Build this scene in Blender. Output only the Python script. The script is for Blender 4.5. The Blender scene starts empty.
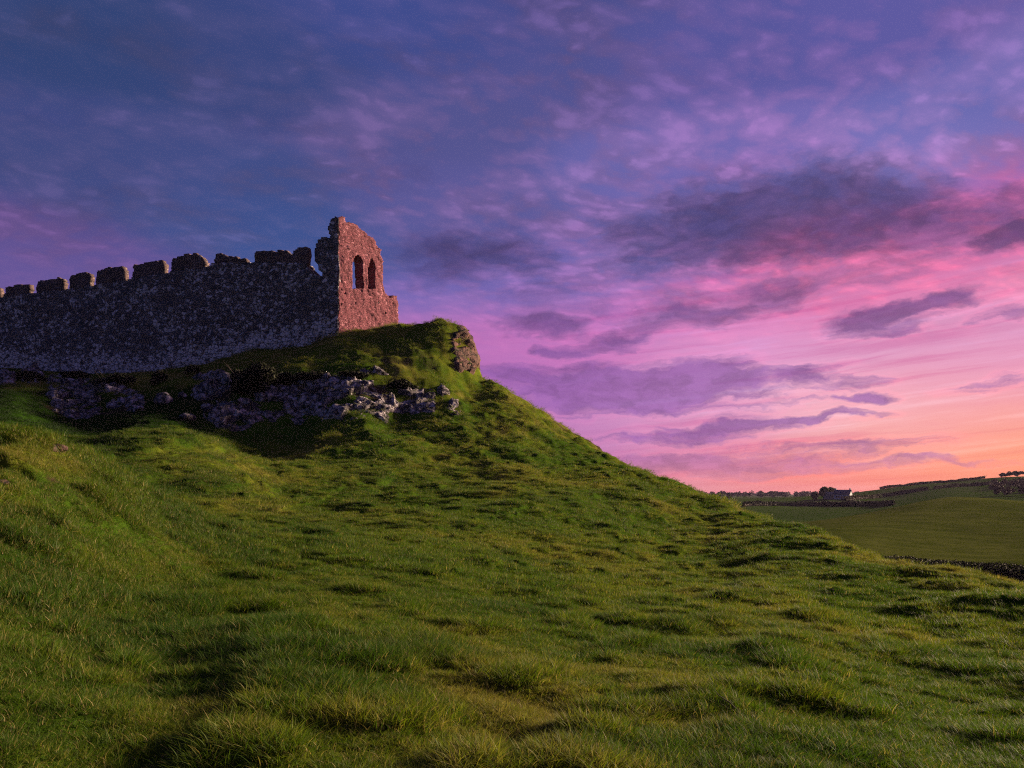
import bpy, bmesh, math, random
import numpy as np
from math import radians, pi
random.seed(7)
S = bpy.context.scene
COL = S.collection
F, CX, HY = 804.0, 512.0, 492.0        # focal length in pixels, centre column, horizon row (upright shift lens)
SUN_AZ, SUN_EL = radians(66), radians(13.8)

def W(px, py, d):
    """the place that stands d metres ahead of the camera and is seen at that pixel (camera at the origin)"""
    return ((px-CX)/F*d, d, (HY-py)/F*d)
def lin(c):
    return tuple((v/255/12.92 if v/255 <= .04045 else ((v/255+.055)/1.055)**2.4) for v in c)

# ---------------------------------------------------------------- numpy noise
def _h(ix, iy, iz, s):
    n = (ix.astype(np.int64)*374761393 + iy.astype(np.int64)*668265263 + iz.astype(np.int64)*2147483647 + s*1274126177) & 0xffffffff
    n = ((n ^ (n >> 13))*1274126177) & 0xffffffff
    n = (n ^ (n >> 16))
    n = (n*2246822519) & 0xffffffff
    return ((n ^ (n >> 15)) & 0xffffff)/float(0xffffff)
def vnoise(x, y, z=None, s=0):
    """smooth value noise, about -1..1"""
    x = np.asarray(x, float); y = np.asarray(y, float)
    z = np.zeros_like(x) if z is None else np.asarray(z, float)
    x0, y0, z0 = np.floor(x), np.floor(y), np.floor(z)
    fx, fy, fz = x-x0, y-y0, z-z0
    fx, fy, fz = [f*f*f*(f*(f*6-15)+10) for f in (fx, fy, fz)]
    r = 0
    for dz in ((0, 1) if np.any(fz) else (0,)):
        wz = fz if dz else 1-fz
        a = _h(x0, y0, z0+dz, s)*(1-fx)+_h(x0+1, y0, z0+dz, s)*fx
        b = _h(x0, y0+1, z0+dz, s)*(1-fx)+_h(x0+1, y0+1, z0+dz, s)*fx
        r = r+wz*(a*(1-fy)+b*fy)
    return r*2-1
def fbm(x, y, z=None, o=4, s=0, g=.5):
    a, t, r, f = 1., 0., 0., 1.
    for i in range(o):
        c, sn = math.cos(i*1.1), math.sin(i*1.1)
        X, Y = np.asarray(x)*c-np.asarray(y)*sn, np.asarray(x)*sn+np.asarray(y)*c
        r = r+a*vnoise(X*f+i*17.3, Y*f-i*9.1, None if z is None else np.asarray(z)*f+i*5.7, s+i)
        t += a; a *= g; f *= 2.03
    return r/t
def smooth(a, b, x):
    t = np.clip((x-a)/(b-a), 0, 1)
    return t*t*(3-2*t)

# ---------------------------------------------------------------- node helper
class NT:
    def __init__(s, tree):
        s.t = tree; s.L = tree.links
    def n(s, typ, **kw):
        nd = s.t.nodes.new(typ)
        for k, v in kw.items():
            setattr(nd, k, v)
        return nd
    def set(s, sock, v):
        if isinstance(v, bpy.types.NodeSocket): s.L.new(v, sock)
        elif isinstance(v, (tuple, list)) and len(v) == 3 and sock.type == 'RGBA': sock.default_value = (*v, 1)
        elif v is not None: sock.default_value = v
    def m(s, op, a, b=None, c=None, clamp=False):
        nd = s.n('ShaderNodeMath', operation=op, use_clamp=clamp)
        for i, v in enumerate((a, b, c)):
            if v is not None: s.set(nd.inputs[i], v)
        return nd.outputs[0]
    def v(s, op, a, b=None, scale=None):
        nd = s.n('ShaderNodeVectorMath', operation=op)
        s.set(nd.inputs[0], a)
        if b is not None: s.set(nd.inputs[1], b)
        if scale is not None: s.set(nd.inputs['Scale'], scale)
        return nd.outputs['Value'] if op in ('DOT_PRODUCT', 'LENGTH', 'DISTANCE') else nd.outputs[0]
    def comb(s, x, y, z):
        nd = s.n('ShaderNodeCombineXYZ')
        for i, v in enumerate((x, y, z)): s.set(nd.inputs[i], v)
        return nd.outputs[0]
    def sep(s, v):
        nd = s.n('ShaderNodeSeparateXYZ'); s.set(nd.inputs[0], v); return nd.outputs
    def ss(s, x, a, b, lo=0., hi=1., kind='SMOOTHSTEP'):
        nd = s.n('ShaderNodeMapRange', interpolation_type=kind)
        for i, v in enumerate((x, a, b, lo, hi)): s.set(nd.inputs[i], v)
        return nd.outputs[0]
    def noise(s, vec, scale, detail=4, rough=.5, dist=0, lac=2., out=0):
        nd = s.n('ShaderNodeTexNoise')
        s.set(nd.inputs['Vector'], vec)
        for k, v in (('Scale', scale), ('Detail', detail), ('Roughness', rough), ('Distortion', dist), ('Lacunarity', lac)): s.set(nd.inputs[k], v)
        return nd.outputs[out]
    def voro(s, vec, scale, feature='F1', rnd=1., out='Distance'):
        nd = s.n('ShaderNodeTexVoronoi', feature=feature)
        s.set(nd.inputs['Vector'], vec); nd.inputs['Scale'].default_value = scale; nd.inputs['Randomness'].default_value = rnd
        return nd.outputs[out]
    def mix(s, f, a, b, kind='MIX'):
        nd = s.n('ShaderNodeMix', data_type='RGBA', blend_type=kind)
        s.set(nd.inputs[0], f); s.set(nd.inputs[6], a); s.set(nd.inputs[7], b)
        return nd.outputs[2]
    def ramp(s, f, stops, interp='LINEAR'):
        nd = s.n('ShaderNodeValToRGB'); cr = nd.color_ramp; cr.interpolation = interp
        while len(cr.elements) > 1: cr.elements.remove(cr.elements[-1])
        cr.elements[0].position = stops[0][0]; cr.elements[0].color = (*stops[0][1], 1)
        for p, c in stops[1:]:
            e = cr.elements.new(p); e.color = (*c, 1)
        s.set(nd.inputs[0], f)
        return nd.outputs[0]
# ---------------------------------------------------------------- camera
cam = bpy.data.cameras.new('camera'); co = bpy.data.objects.new('camera', cam); COL.objects.link(co)
co.rotation_euler = (pi/2, 0, 0)
cam.sensor_width = 36; cam.lens = 36*F/1024; cam.shift_y = (HY-384)/1024
cam.clip_start = .05; cam.clip_end = 20000
S.camera = co
S.view_settings.view_transform = 'Standard'; S.view_settings.look = 'None'
S.view_settings.exposure = 1.28; S.view_settings.gamma = 1; S.view_settings.use_curve_mapping = False
S.render.resolution_x, S.render.resolution_y = 1024, 768

# ---------------------------------------------------------------- sky: dusk colours by direction, broken cloud layers over them
wd = bpy.data.worlds.new('World'); S.world = wd; wd.use_nodes = True
wd.node_tree.nodes.clear()
N = NT(wd.node_tree)
EK = 2.6
def ang(px, py):
    x, z = (px-CX)/F, (HY-py)/F
    return math.atan2(x, 1), math.atan2(z, math.hypot(x, 1))
tc = N.n('ShaderNodeTexCoord')
dx, dy, dz = N.sep(tc.outputs['Generated'])[:3]
az = N.m('ARCTAN2', dx, dy)
el = N.m('ARCSINE', dz)
AE = N.comb(az, N.m('MULTIPLY', el, EK), 0)
wn = N.noise(N.comb(az, N.m('MULTIPLY', el, 2.2), 0), 5, 4, .55, out=1)
AEw = N.v('ADD', AE, N.v('SCALE', N.v('SUBTRACT', wn, (.5, .5, .5)), scale=.10))
ANCH = [((60,20),(48,64,116)),((60,150),(62,70,126)),((70,262),(104,84,148)),((270,60),(58,68,124)),((190,190),(68,74,132)),((262,215),(62,80,142)),
 ((400,30),(66,74,140)),((420,130),(88,82,142)),((450,205),(98,88,152)),((560,60),(88,82,144)),((545,20),(74,74,138)),((700,60),(92,84,154)),
 ((660,170),(112,100,170)),((740,150),(126,104,176)),((900,30),(100,88,160)),((900,160),(132,116,186)),((1000,90),(112,104,176)),
 ((1010,190),(176,104,176)),((960,235),(202,104,168)),((1015,225),(222,110,164)),((545,290),(126,104,176)),((640,262),(124,106,172)),((640,310),(190,116,186)),
 ((740,300),(226,124,180)),((850,285),(226,124,174)),((930,268),(232,120,168)),((1005,285),(236,138,176)),((900,345),(222,160,200)),((1000,330),(222,150,196)),
 ((725,345),(222,150,202)),((560,345),(196,116,186)),((520,395),(170,104,178)),((560,425),(196,128,188)),((640,405),(206,140,194)),((690,405),(222,156,198)),((790,405),(236,176,200)),
 ((930,398),(240,168,190)),((1010,372),(234,150,180)),((700,445),(214,136,180)),((860,432),(252,180,172)),((960,425),(250,164,160)),
 ((1015,445),(255,160,118)),((700,485),(226,132,142)),((780,478),(244,136,130)),((870,482),(250,130,112)),((980,470),(255,142,100)),
 ((560,470),(170,110,165)),((380,420),(130,95,165)),((200,380),(95,80,150))]
A2 = [(*ang(*p), c) for p, c in ANCH]
A2 += [(radians(a), radians(e), c) for a, e, c in ((55,4,(255,165,110)),(55,22,(230,130,165)),(75,8,(250,150,130)),(80,35,(120,95,160)),(45,48,(88,82,150)),(0,60,(58,66,128)),
      (-50,45,(44,62,120)),(-60,12,(72,72,140)),(-95,15,(60,68,132)),(120,15,(110,90,150)),(160,20,(62,70,130)),(-140,20,(52,64,124)),(100,60,(70,72,136)))]
def lift(c, e):
    k = 1+.07*min(1, max(0, (e-.2)/.15)); return tuple(min(255, v*k+ (4 if k > 1.05 and i < 2 else 0)) for i, v in enumerate(c))
A2 = [(a, e, lift(c, e)) for a, e, c in A2]
sw, sc = None, None
for a, e, c in A2:
    r2 = N.m('POWER', N.v('DISTANCE', AEw, (a, e*EK, 0)), 2)
    out = abs(a) > radians(40) or e > radians(40)
    w = N.m('EXPONENT', N.m('MULTIPLY', r2, -10. if out else -100.))
    if out: w = N.m('MULTIPLY', w, .012)
    cv = N.v('SCALE', lin(c), scale=w)
    sw = w if sw is None else N.m('ADD', sw, w)
    sc = cv if sc is None else N.v('ADD', sc, cv)
base = N.v('SCALE', sc, scale=N.m('DIVIDE', 1, N.m('ADD', sw, 1e-12)))

# cloud-plane coordinates (cells shrink towards the horizon)
zc = N.m('ADD', N.m('MAXIMUM', dz, 0), .22)
P = N.comb(N.m('DIVIDE', dx, zc), N.m('DIVIDE', dy, zc), 0)
rot = N.n('ShaderNodeMapping'); rot.inputs['Rotation'].default_value = (0, 0, radians(-24)); N.set(rot.inputs[0], P)
Pr = N.v('ADD', N.v('MULTIPLY', rot.outputs[0], (1, 1.35, 1)), N.v('SCALE', N.v('SUBTRACT', N.noise(P, 2.2, 2, .5, out=1), (.5, .5, .5)), scale=.16))
up = N.ss(el, radians(8), radians(17))

# a patchy grey-violet sheet, then a mottled layer of cloudlets with bluer gaps
sheet = N.noise(Pr, 2.6, 6, .58)
shm = N.m('MULTIPLY', N.ss(sheet, .46, .62), N.m('MULTIPLY', up, .55))
base = N.mix(N.ss(el, radians(12), radians(20)), base, N.v('MULTIPLY', base, (.98, .90, .89)))
col = N.mix(shm, base, N.v('ADD', N.v('MULTIPLY', base, (.70, .62, .62)), lin((34, 30, 44))))
pv = N.n('ShaderNodeTexVoronoi', feature='SMOOTH_F1'); pv.inputs['Scale'].default_value = 17; pv.inputs['Smoothness'].default_value = .55
N.set(pv.inputs['Vector'], N.v('ADD', Pr, N.v('SCALE', N.v('SUBTRACT', N.noise(Pr, 9, 5, .62, out=1), (.5, .5, .5)), scale=.13)))
puff = N.m('SUBTRACT', .72, pv.outputs['Distance'])
f1 = N.m('ADD', N.m('MULTIPLY', puff, .34), N.m('ADD', N.m('MULTIPLY', N.noise(Pr, 7.5, 7, .62), .72), N.m('MULTIPLY', N.noise(Pr, 1.5, 2, .5), .50)))
hi = N.ss(f1, .72, .90)
gap = N.ss(f1, .75, .58)
amt = N.m('MULTIPLY', up, N.ss(az, radians(-40), radians(4), .60, 1.0))
warm = N.v('ADD', N.v('MULTIPLY', base, (1.42, 1.22, 1.18)), (.022, .010, .018))
cool = N.v('MULTIPLY', base, (.64, .86, .95))
col = N.mix(N.m('MULTIPLY', hi, N.m('MULTIPLY', amt, .85)), col, warm)
col = N.mix(N.m('MULTIPLY', gap, N.m('MULTIPLY', amt, .85)), col, cool)

# fine fibrous streaks low in the sky, rising to the right
AEs = N.v('ADD', AE, N.v('SCALE', N.v('SUBTRACT', wn, (.5, .5, .5)), scale=.035))
tl = N.n('ShaderNodeMapping'); tl.inputs['Rotation'].default_value = (0, 0, radians(-14)); N.set(tl.inputs[0], AEs)
st = N.noise(N.v('MULTIPLY', tl.outputs[0], (3.0, 24, 1)), 1.0, 6, .62, .0)
low = N.m('SUBTRACT', 1, N.ss(el, radians(11), radians(20)))
lowc = N.m('MULTIPLY', low, N.ss(az, radians(-6), radians(14)))
col = N.mix(N.m('MULTIPLY', lowc, N.m('MULTIPLY', N.ss(st, .50, .70), .9)), col, N.v('ADD', N.v('MULTIPLY', col, (1.05, 1.20, 1.20)), (.02, .025, .03)))
col = N.mix(N.m('MULTIPLY', lowc, N.m('MULTIPLY', N.ss(st, .50, .32), .8)), col, N.v('MULTIPLY', col, (.88, .62, .78)))

# dark banks
wl = N.noise(N.v('MULTIPLY', AE, (1, .7, 1)), 9, 5, .6, out=1)
AEc = N.v('ADD', AE, N.v('SCALE', N.v('SUBTRACT', wl, (.5, .5, .5)), scale=.15))
BANKS = [(800,212,135,44,4,1.),(880,218,110,34,10,.8),(680,240,90,30,-4,.85),(835,188,70,22,8,.6),(480,258,95,30,3,.75),(420,262,60,22,0,.4),
 (640,386,110,24,2,1.5),(600,392,85,15,4,.9),(690,378,64,15,-2,1.0),(930,302,62,9,16,.95),(885,318,56,8,20,.85),(902,327,62,5,13,.6),(860,325,44,13,20,.7),(960,300,36,10,8,.6),
 (798,381,44,10,8,.9),(850,386,50,9,8,.5),(872,398,40,7,7,.95),(800,422,75,6,3,.95),(700,432,80,12,4,.85),(650,440,60,8,2,.6),(760,428,70,6,1,.7),(735,463,130,11,1,1.),
 (620,470,90,12,0,.6),(930,464,70,5,-1,.75),(990,466,50,4,-1,.6),(545,326,48,9,-4,.75),(620,338,55,9,8,.75),(563,350,36,7,-4,.7),(530,376,60,12,2,.8),(505,384,40,14,0,.6),
 (690,315,75,13,10,.55),(700,200,90,30,-10,.35),(1012,236,36,14,4,.95),(985,222,50,14,-6,.6),(1020,198,45,14,2,.6),(1015,316,40,9,0,.6),(1000,376,60,8,6,.45),(750,300,220,30,6,.34),(610,305,150,26,0,.40),(900,262,150,20,6,.45),(700,405,150,12,1,.45),(840,448,150,7,1,.45),(770,288,50,12,6,.6),
 (120,215,190,50,-16,.28),(300,150,190,45,-22,.26),(30,110,120,50,-20,.26),(260,250,100,20,6,.2),(420,185,90,24,-20,.22)]
bs = None
for px, py, rx, ry, t, k in BANKS:
    a, e = ang(px, py)
    cs = math.cos(a)
    mp = N.n('ShaderNodeMapping', vector_type='TEXTURE'); N.set(mp.inputs[0], AEc)
    mp.inputs['Location'].default_value = (a, e*EK, 0)
    mp.inputs['Rotation'].default_value = (0, 0, math.atan(EK*math.tan(radians(t))))
    mp.inputs['Scale'].default_value = (1.3*rx/F*cs*cs, 1.35*EK*ry/F*cs, 1)
    b = N.ss(N.v('LENGTH', mp.outputs[0]), 1.25, .05, 0, k)
    bs = b if bs is None else N.m('MAXIMUM', N.m('MULTIPLY_ADD', b, .35, bs), b)
cn = N.noise(N.v('MULTIPLY', AEc, (1, 1.15, 1)), 11, 6, .62, .2)
cnl = N.noise(N.v('MULTIPLY', AEc, (.8, 3.4, 1)), 10, 6, .6, .1)
lw = N.ss(el, radians(15), radians(8))
cn = N.m('ADD', N.m('MULTIPLY', cn, N.m('SUBTRACT', 1, lw)), N.m('MULTIPLY', cnl, lw))
dens = N.m('ADD', bs, N.m('MULTIPLY', N.m('SUBTRACT', cn, .5), N.m('MULTIPLY_ADD', N.ss(bs, 0, .30), N.m('MULTIPLY_ADD', lw, .75, 1.10), .05)))
cov = N.ss(dens, .12, .90)
dk = N.mix(N.ss(el, radians(6), radians(16)), lin((136, 86, 160)), lin((66, 55, 104)))
dk = N.mix(N.ss(el, radians(0.5), radians(4)), lin((196, 118, 150)), dk)
dk = N.mix(N.m('MULTIPLY', N.ss(az, radians(-4), radians(-16)), .85), dk, lin((60, 64, 122)))
dk = N.mix(.16, dk, col)
dk = N.v('SCALE', dk, scale=N.ss(N.noise(N.v('MULTIPLY', AEc, (1, .8, 1)), 24, 5, .6), .32, .68, .86, 1.22))
edge = N.m('MULTIPLY', N.ss(dens, .0, .22), N.m('MULTIPLY', N.ss(dens, .50, .24), N.ss(az, radians(-6), radians(6))))
col = N.mix(N.m('MULTIPLY', edge, .5), col, N.v('MULTIPLY', col, (1.22, 1.05, 1.06)))
col = N.mix(N.m('MULTIPLY', cov, .92), col, dk)
# thin clear-sky light behind everything
sky = N.n('ShaderNodeTexSky', sky_type='NISHITA'); sky.sun_disc = False
sky.sun_elevation = SUN_EL; sky.sun_rotation = SUN_AZ
col = N.v('ADD', col, N.v('SCALE', sky.outputs[0], scale=.002))
col = N.mix(N.ss(el, radians(-1), radians(-6)), col, lin((70, 62, 70)))
bg = N.n('ShaderNodeBackground'); N.set(bg.inputs[0], col); bg.inputs[1].default_value = 2**-1.28
N.L.new(bg.outputs[0], N.n('ShaderNodeOutputWorld').inputs[0])
wd.cycles.sampling_method = 'MANUAL'; wd.cycles.sample_map_resolution = 512
# ---------------------------------------------------------------- the lie of the land: heights at chosen spots, joined by a smooth sheet
CP = [W(*c) for c in [
 # field in front
 (0,768,4.2),(256,768,4.5),(512,768,4.75),(768,768,5.0),(1024,768,5.3),(0,680,5.4),(256,680,6.3),(512,680,7.2),(768,680,7.9),(1024,690,9),
 (0,600,7.6),(256,600,11),(512,600,14.5),(768,600,17),(900,600,19.5),(1024,640,13.5),(0,540,9.2),(100,540,11.5),(200,560,13.5),(300,540,19),
 (0,480,11),(512,540,27),(640,540,33),(740,560,29),(700,520,44),(400,520,28),(300,500,36),(200,515,25),(150,485,31),
 # knoll on the left and the second low mound behind it
 (-150,416,12),(0,436,13),(50,448,13.6),(100,472,14.6),(170,511,16.5),(100,451,38),(70,449,36),(125,437,42.5),(190,433,45),
 (150,424,58),(190,427,60),(0,428,46),(0,410,56),(0,396,63),(60,418,64),(60,388,74),(60,372,90),(0,369,98.5),(120,412,65),(120,380,76),(140,374,90),
 # castle hill
 (240,431,61),(240,396,65.5),(225,366,78),(250,352,84),(300,420,63.5),(300,377,67.6),(300,356,76),(335,338,80.5),(338,336,82),(398,326,83),(370,331,81.5),
 (400,414,65),(400,386,68),(400,341,76.5),(420,333,78),(380,345,76),(440,393,68.5),(470,403,69.5),(440,352,75),(463,374,74.5),(350,377,67.8),(440,320.5,80),(456,326,80),(471,344,79),(477,374,78),(490,382,77.5),(502,388.5,77),(520,400,76),(540,412,75),(570,431,73),(600,450,70),
 (640,473,66),(680,490,61),(720,504,55),(760,520,48),(820,540,39),(880,560,32),(950,577,27.5),(1024,590,24.5),(1150,612,20.5),
 (400,470,48),(400,440,57),(500,470,50),(500,430,63),(450,450,57),(560,490,43),(600,482,51),(560,450,62),(300,460,49),(460,410,66),
 # valley, rolling fields and plain beyond
 (1010,572,106),(880,553,118),(820,533,135),(950,530,150),(1020,530,152),(1024,501,218),(950,497.5,230),(900,506,215),(850,516,200),(800,523,190),
 (760,513,330),(830,515,300),(800,505,450),(740,503,430),(835,499,500),(700,499,900),(760,497.5,1100),(800,497,1500),(700,496.5,2000),
 (1024,476.5,640),(985,478.5,640),(955,482,640),(925,484,640),(890,488,630),(864,492,620),(883,498,520),(928,491,520),(985,486,540),(870,504,400),(950,494,400),(1024,493,400),(1250,478,620),(1250,497,230),(1250,560,100)]]
def at(px, Y, z): return ((px-CX)/F*Y, Y, z)
CP += [at(*c) for c in [(-100,2,-1.5),(512,2,-1.6),(1124,2,-1.72),(0,22,.35),(0,33,1.3),(60,24,.3),(120,51,2.9),(-150,25,.8),
 (540,100,3),(600,95,-1.5),(680,85,-5.5),(760,70,-7),(880,55,-8.5),(1024,45,-9.5),(1150,40,-9),(1024,75,-11.2),(880,85,-10.5),(760,110,-9.5),(540,150,-6),(440,130,5),(440,89,15),(478,88,8.5),
 (300,130,11),(0,125,14),(200,112,14.5),(300,105,15.5),(400,98,15.5),(950,290,-4.5),(1024,290,-3.5),(850,270,-9.5),(680,150,-10),(680,300,-9.5),
 (1024,900,4),(950,900,-4),(870,900,-8),(300,3000,-14),(600,3000,-12),(850,3000,-12),(1100,3000,-8),(512,400,-12),(200,400,-9),(512,1000,-12),(1250,1200,2),
 (-250,100,15),(-250,62,1.2),(-150,60,2.6),(-250,46,-.5),(-120,48,1.4),(-80,70,6.2),(-250,27,1.0),(-250,12,1.0),(-250,5,-1.2),(-250,2,-1.4),(-250,400,0),(-250,1500,-10)]]  # unseen ground at far left, lowered so the hollow's slope turns from the sun
CP = np.array(CP)
def _uv(x, y):
    ph = np.arctan2(x, y); r = np.hypot(x, y)
    pc = np.clip(ph, -1.1, 1.1)
    return np.stack([3.2*pc, np.log(np.clip(r, 1.6, 6000))], -1), np.abs(ph), r
_P, _, _ = _uv(CP[:, 0], CP[:, 1])
def _K(a, b):
    d2 = ((a[:, None, :]-b[None, :, :])**2).sum(-1)
    return .5*d2*np.log(d2+1e-12)
_n = len(_P)
_A = np.zeros((_n+3, _n+3)); _A[:_n, :_n] = _K(_P, _P)+np.eye(_n)*1e-5
_A[:_n, _n] = 1; _A[:_n, _n+1:] = _P; _A[_n, :_n] = 1; _A[_n+1:, :_n] = _P.T
_wt = np.linalg.solve(_A, np.concatenate([CP[:, 2], [0, 0, 0]]))
def land(x, y):
    """smooth height"""
    x = np.asarray(x, float).ravel(); y = np.asarray(y, float).ravel(); out = np.empty(len(x))
    for i in range(0, len(x), 40000):
        q, aph, r = _uv(x[i:i+40000], y[i:i+40000])
        z = _K(q, _P) @ _wt[:_n] + _wt[_n] + q @ _wt[_n+1:]
        t = smooth(.8, 1.6, aph)
        out[i:i+40000] = z*(1-t)+(-1.7)*t
    return out
def tussock(x, y):
    """0..1 : how rank the grass grows (also lifts the ground a little)"""
    return np.clip(.5+.9*fbm(x*.62, y*.62, o=3, s=3)+.35*fbm(x*.16+9, y*.16, o=2, s=8), 0, 1)
def ground(x, y):
    x = np.asarray(x, float).ravel(); y = np.asarray(y, float).ravel()
    z = land(x, y); r = np.hypot(x, y)
    e = .6
    gx = (land(x+e, y)-z)/e; gy = (land(x, y+e)-z)/e
    sl = np.hypot(gx, gy)
    near = smooth(1.5, 5, r)
    local = 1-smooth(88, 105, r)
    n1 = fbm(x*.34, y*.34, o=3, s=21); n2 = fbm(x*.95, y*.95, o=3, s=31); n3 = fbm(x*.085, y*.085, o=2, s=41)
    n4 = fbm(x*2.3, y*2.3, o=2, s=35)
    fo = 1-smooth(9, 22, r)
    d = near*((.09-.055*fo)*n1+(.085-.03*fo)*n2+.04*n4*(1-smooth(14, 30, r))+.04*(tussock(x, y)-.4))
    hum = smooth(.02, .55, fbm(x*1.25+3, y*1.25, o=3, s=37))
    d = d+near*(1-.4*smooth(30, 60, r))*(.155*hum-.04)*(1-.65*fo)
    k = smooth(20, 45, r)
    d = d+k*(.20*n1+.12*n2+.22*n3)
    st = smooth(.16, .42, sl)*smooth(25, 45, r)
    ph = z*2*pi/1.15+2.6*fbm(x*.12, y*.12, o=3, s=51)
    d = d+st*(.09*np.sin(ph)+.03*np.sin(2*ph+1)+.22*fbm(x*.55, y*.55, o=4, s=61))
    d = d*local+(1-local)*(.25*n3)*smooth(100, 200, r)
    # cattle-poached hollows and hummocks over the right of the field
    hm = smooth(0, 14, x-.15*y)*smooth(8, 15, r)*(1-smooth(60, 75, r))
    d = d+hm*(.20*smooth(.05, .5, fbm(x*.36+4, y*.50, o=2, s=71))-.06)
    sc_ = np.exp(-((x-6.0)/4.2)**2-((y-69)/4.)**2)
    d = d+sc_*(.75*np.abs(fbm(x*.5, y*.5, z*.5, o=4, s=91))-.15)
    # broken turf edges on the knoll
    kn = smooth(-4.5, -7.5, x)*smooth(6.5, 9, y)*(1-smooth(17, 21, y))
    d = d+kn*(.22*np.abs(fbm(x*.55, y*.55, o=3, s=81))-.24*smooth(.08, .42, fbm(x*.95, y*.95, o=3, s=85)))
    return z+d

def new_mesh(name, verts, faces, mat=None, smooth_=False, parent=None):
    me = bpy.data.meshes.new(name)
    v = np.asarray(verts, np.float32); f = np.asarray(faces)
    if f.ndim == 2:
        me.vertices.add(len(v)); me.vertices.foreach_set('co', v.ravel())
        me.loops.add(f.size); me.loops.foreach_set('vertex_index', f.ravel().astype(np.int32))
        me.polygons.add(len(f)); me.polygons.foreach_set('loop_start', np.arange(0, f.size, f.shape[1], dtype=np.int32))
        me.update(calc_edges=True)
    else:
        me.from_pydata([tuple(p) for p in v], [], [tuple(int(i) for i in q) for q in faces]); me.update()
    if smooth_: me.polygons.foreach_set('use_smooth', np.ones(len(me.polygons), bool))
    o = bpy.data.objects.new(name, me); COL.objects.link(o)
    if mat: me.materials.append(mat)
    if parent: o.parent = parent
    return o
def attr(o, name, val, dom='POINT', typ='FLOAT'):
    a = o.data.attributes.new(name, typ, dom)
    a.data.foreach_set({'FLOAT': 'value', 'FLOAT_VECTOR': 'vector', 'INT': 'value'}[typ], np.ascontiguousarray(val, np.int32 if typ == 'INT' else np.float32).ravel())
def tag(o, label=None, cat=None, group=None, kind=None):
    for k, v in (('label', label), ('category', cat), ('group', group), ('kind', kind)):
        if v: o[k] = v
    return o
def empty(name, loc, label=None, cat=None, group=None):
    o = bpy.data.objects.new(name, None); COL.objects.link(o); o.location = loc; o.empty_display_size = .2
    return tag(o, label, cat, group)
def gridfaces(nr, nc, wrap=False):
    i = np.arange(nr-1)[:, None]; j = np.arange(nc if wrap else nc-1)[None, :]
    a = i*nc+j; b = i*nc+(j+1) % nc
    return np.stack([a, b, b+nc, a+nc], -1).reshape(-1, 4)

fine = np.arange(-.66, .66, .0017)
ph = np.concatenate([np.linspace(-pi, -.67, 90, endpoint=False), fine, np.linspace(.662, pi, 90, endpoint=False)])
rr = np.concatenate([[.02, .6, 1.2], np.exp(np.arange(math.log(1.8), math.log(110), .0052)), np.exp(np.arange(math.log(110.5), math.log(4500), .012))])
R_, P_ = np.meshgrid(rr, ph, indexing='ij')
gx_, gy_ = R_*np.sin(P_), R_*np.cos(P_)
gz_ = ground(gx_, gy_)
ground_o = new_mesh('ground', np.stack([gx_.ravel(), gy_.ravel(), gz_], -1), gridfaces(len(rr), len(ph), True)[:, ::-1], smooth_=True)
tag(ground_o, 'rolling green pasture rising to the rocky castle hill', 'pasture', kind='structure')
# ---------------------------------------------------------------- materials
def mat(name, rough=.9, spec=.25):
    m = bpy.data.materials.new(name); m.use_nodes = True
    t = NT(m.node_tree); b = m.node_tree.nodes['Principled BSDF']
    b.inputs['Roughness'].default_value = rough; b.inputs['Specular IOR Level'].default_value = spec
    return m, t, b
def att(t, name, kind='GEOMETRY', out='Fac'):
    nd = t.n('ShaderNodeAttribute', attribute_name=name, attribute_type=kind)
    return nd.outputs[out]
def bump(t, b, h, dist, strength=1.):
    nd = t.n('ShaderNodeBump'); t.set(nd.inputs['Height'], h); nd.inputs['Distance'].default_value = dist; nd.inputs['Strength'].default_value = strength
    t.L.new(nd.outputs[0], b.inputs['Normal'])
def pos(t): return t.n('ShaderNodeNewGeometry').outputs['Position']

LUSH, MID, DRY, RUSH, EARTH = (.045,.090,.008), (.108,.130,.012), (.155,.142,.030), (.022,.052,.006), (.062,.042,.025)
# pasture
m_ground, t, b = mat('pasture', 1., 0.)
p = pos(t)
dry = att(t, 'dry'); rank = att(t, 'rank'); far = att(t, 'far'); bare = att(t, 'bare')
n1 = t.noise(p, 7, 5, .65); n2 = t.noise(p, 1.3, 5, .6)
c = t.mix(t.ss(t.m('ADD', dry, t.m('MULTIPLY', t.m('SUBTRACT', n2, .5), .5)), .15, .85), LUSH, MID)
c = t.mix(t.ss(t.m('ADD', dry, t.m('MULTIPLY', t.m('SUBTRACT', n1, .5), .6)), .55, 1.05), c, DRY)
c = t.mix(t.m('MULTIPLY', t.ss(t.m('ADD', rank, t.m('MULTIPLY', t.m('SUBTRACT', n1, .5), .5)), .62, .95), .75), c, RUSH)
c = t.mix(t.m('MULTIPLY', att(t, 'dip'), .97), c, (.016,.040,.005))  # shade of the hollow painted into the ground colour
c = t.mix(t.ss(t.m('ADD', bare, t.m('MULTIPLY', t.m('SUBTRACT', n1, .5), .8)), .45, .8), c, EARTH)
sp = t.sep(p)
rows = t.noise(t.comb(t.m('MULTIPLY', sp[0], .10), t.m('MULTIPLY', sp[1], .28), sp[2]), 1.2, 6, .7)
fc = t.ramp(t.m('ADD', t.m('MULTIPLY', rows, .6), t.m('ADD', t.m('MULTIPLY', t.noise(p, .018, 3), .45), t.m('MULTIPLY', att(t, 'crest'), .14))), [(.36, (.028,.045,.007)), (.52, (.050,.064,.010)), (.68, (.085,.098,.020))])
fc = t.mix(att(t, 'fieldtone'), fc, (.030,.058,.012))
c = t.mix(far, c, fc)
t.set(b.inputs['Base Color'], c)
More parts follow.
